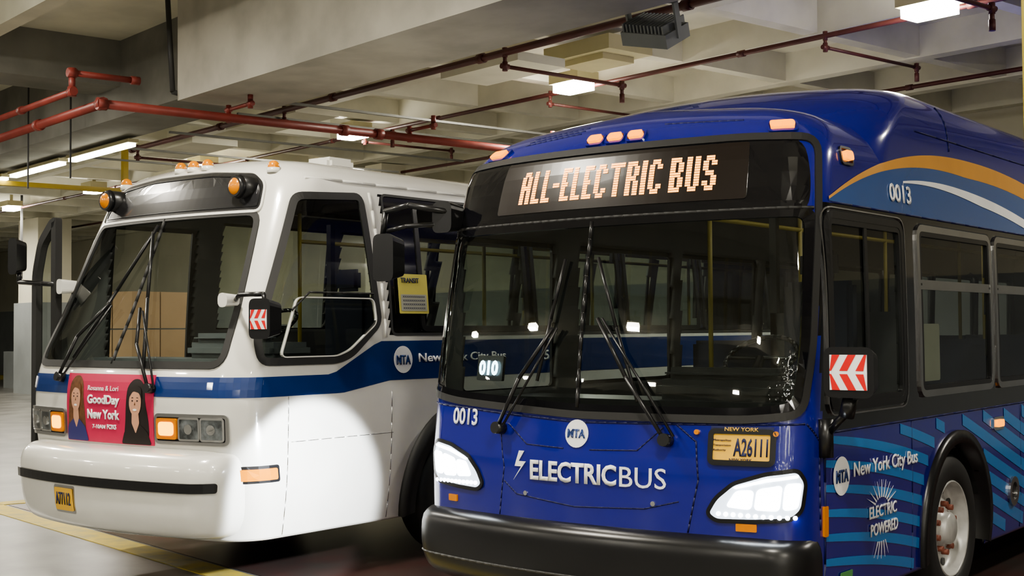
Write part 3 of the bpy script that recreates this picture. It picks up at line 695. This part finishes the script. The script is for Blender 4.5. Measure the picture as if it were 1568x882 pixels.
for s0 in (-.93,.86):
    p=RF(s0,2.86,0);bm=bmesh.new();cyl(bm,p+Vector((0,.15,0)),p+Vector((0,-.10,0)),.085,20);cyl(bm,p+Vector((0,-.10,0)),p+Vector((0,-.14,0)),.09,20,0,.075);sph(bm,p+Vector((0,-.13,0)),.065,1,(1,.5,1));mesh_ob('turn_signal_round',bm,[blackp,ambero])
for a,b,c,d in (((-.62,1.46),(-.25,2.0),(-.5,1.6),(-.02,2.6)),((.50,1.40),(.16,1.95),(.40,1.52),(-.06,2.55))):
    tube('wiper_arm',blackp,[RF(*a,.05),RF((a[0]+b[0])/2,(a[1]+b[1])/2,.10),RF(*b,.06)],.013)
    tube('wiper_arm_2',blackp,[RF(a[0]+.06,a[1],.05),RF(b[0]+.04,b[1]-.02,.06)],.008)
    tube('wiper_blade',blackp,[RF(*c,.03),RF((c[0]+d[0])/2,(c[1]+d[1])/2,.035),RF(*d,.03)],.013)
    bm=bmesh.new();cyl(bm,RF(*a,-.01),RF(*a,.07),.035);mesh_ob('wiper_pivot',bm,blackp)
for y in (-.13,.93):curve_line('side_seam',RS,[(y,.37),(y,1.34)],.004,alu,-.001,8)
curve_line('side_seam',RS,[(-.1,1.02),(.95,1.02)],.003,alu,-.001,8)
curve_line('side_molding',RS,[(.88,1.75),(.86,2.3),(.82,2.86)],.012,white,.004,4)
curve_line('roof_gutter',RS,[(.2,2.93),(11,2.93)],.012,white,.004,30)
arch('wheel_arch',RS,1.8,.60,.74,rubber,.36,.05);arch('wheel_arch_left',RL,1.8,.60,.74,rubber,.36,.05)
for cy in (1.8,8.2):
    for sg in (1,-1):wheel('wheel',-3.9+sg*1.1,cy,sg);well('wheel_well',-3.9+sg*.75,-3.9+sg*1.25,cy,.62)
bm=bmesh.new();bx(bm,-4.65,-3.15,-.2,11.2,.32,.5);mesh_ob('underbody',bm,rubber)
bm=bmesh.new();bx(bm,-4.2,-3.6,2.2,2.8,3.1,3.18);bx(bm,-3.55,-3.25,.9,1.2,3.1,3.2);bmesh.ops.bevel(bm,geom=bm.edges[:],offset=.03,segments=2,affect='EDGES');mesh_ob('roof_hatch',bm,white)
interior(-3.9,-.1,1.72,-3.3,pm('dash_grey',(.14,.15,.16),.5),1.05,7)
mirror_box('mirror_right',-2.46,-2.25,-.62,-.5,1.75,2.02,blackp);chevron('mirror_chevron_right',-2.36,-.625,1.88,.16,.13)
tube('mirror_arm_right',blackp,[(-2.83,-.42,2.02),(-2.6,-.58,2.05),(-2.38,-.56,2.05),(-2.36,-.56,1.98)],.016)
mirror_box('mirror_mount',-2.90,-2.80,-.52,-.4,1.97,2.07,white)
mirror_box('mirror_left',-5.57,-5.44,-.5,-.4,2.28,2.58,blackp);tube('mirror_arm_left',blackp,[(-5.5,-.44,2.30),(-5.5,-.44,2.22),(-5.2,-.42,2.20),(-4.95,-.30,2.18)],.02);mirror_box('mirror_mount',-5.0,-4.92,-.42,-.25,2.11,2.23,white)
plan=lambda u,v,n:Vector((-5.06-u,-.34-n+u*.1,v))
DL=rp([(0,.7),(.40,.7),(.40,2.28),(.30,2.56),(.10,2.72),(0,2.74)],.08)
ring('door_leaf_frame',DL,plan,rubber,.075,.0,.05);panel('door_leaf_glass',DL,plan,gside,0,0)
CUR[0]=None
try:bpy.context.scene.view_settings.look='AgX - Medium High Contrast'
except Exception:pass
bpy.context.view_layer.update()
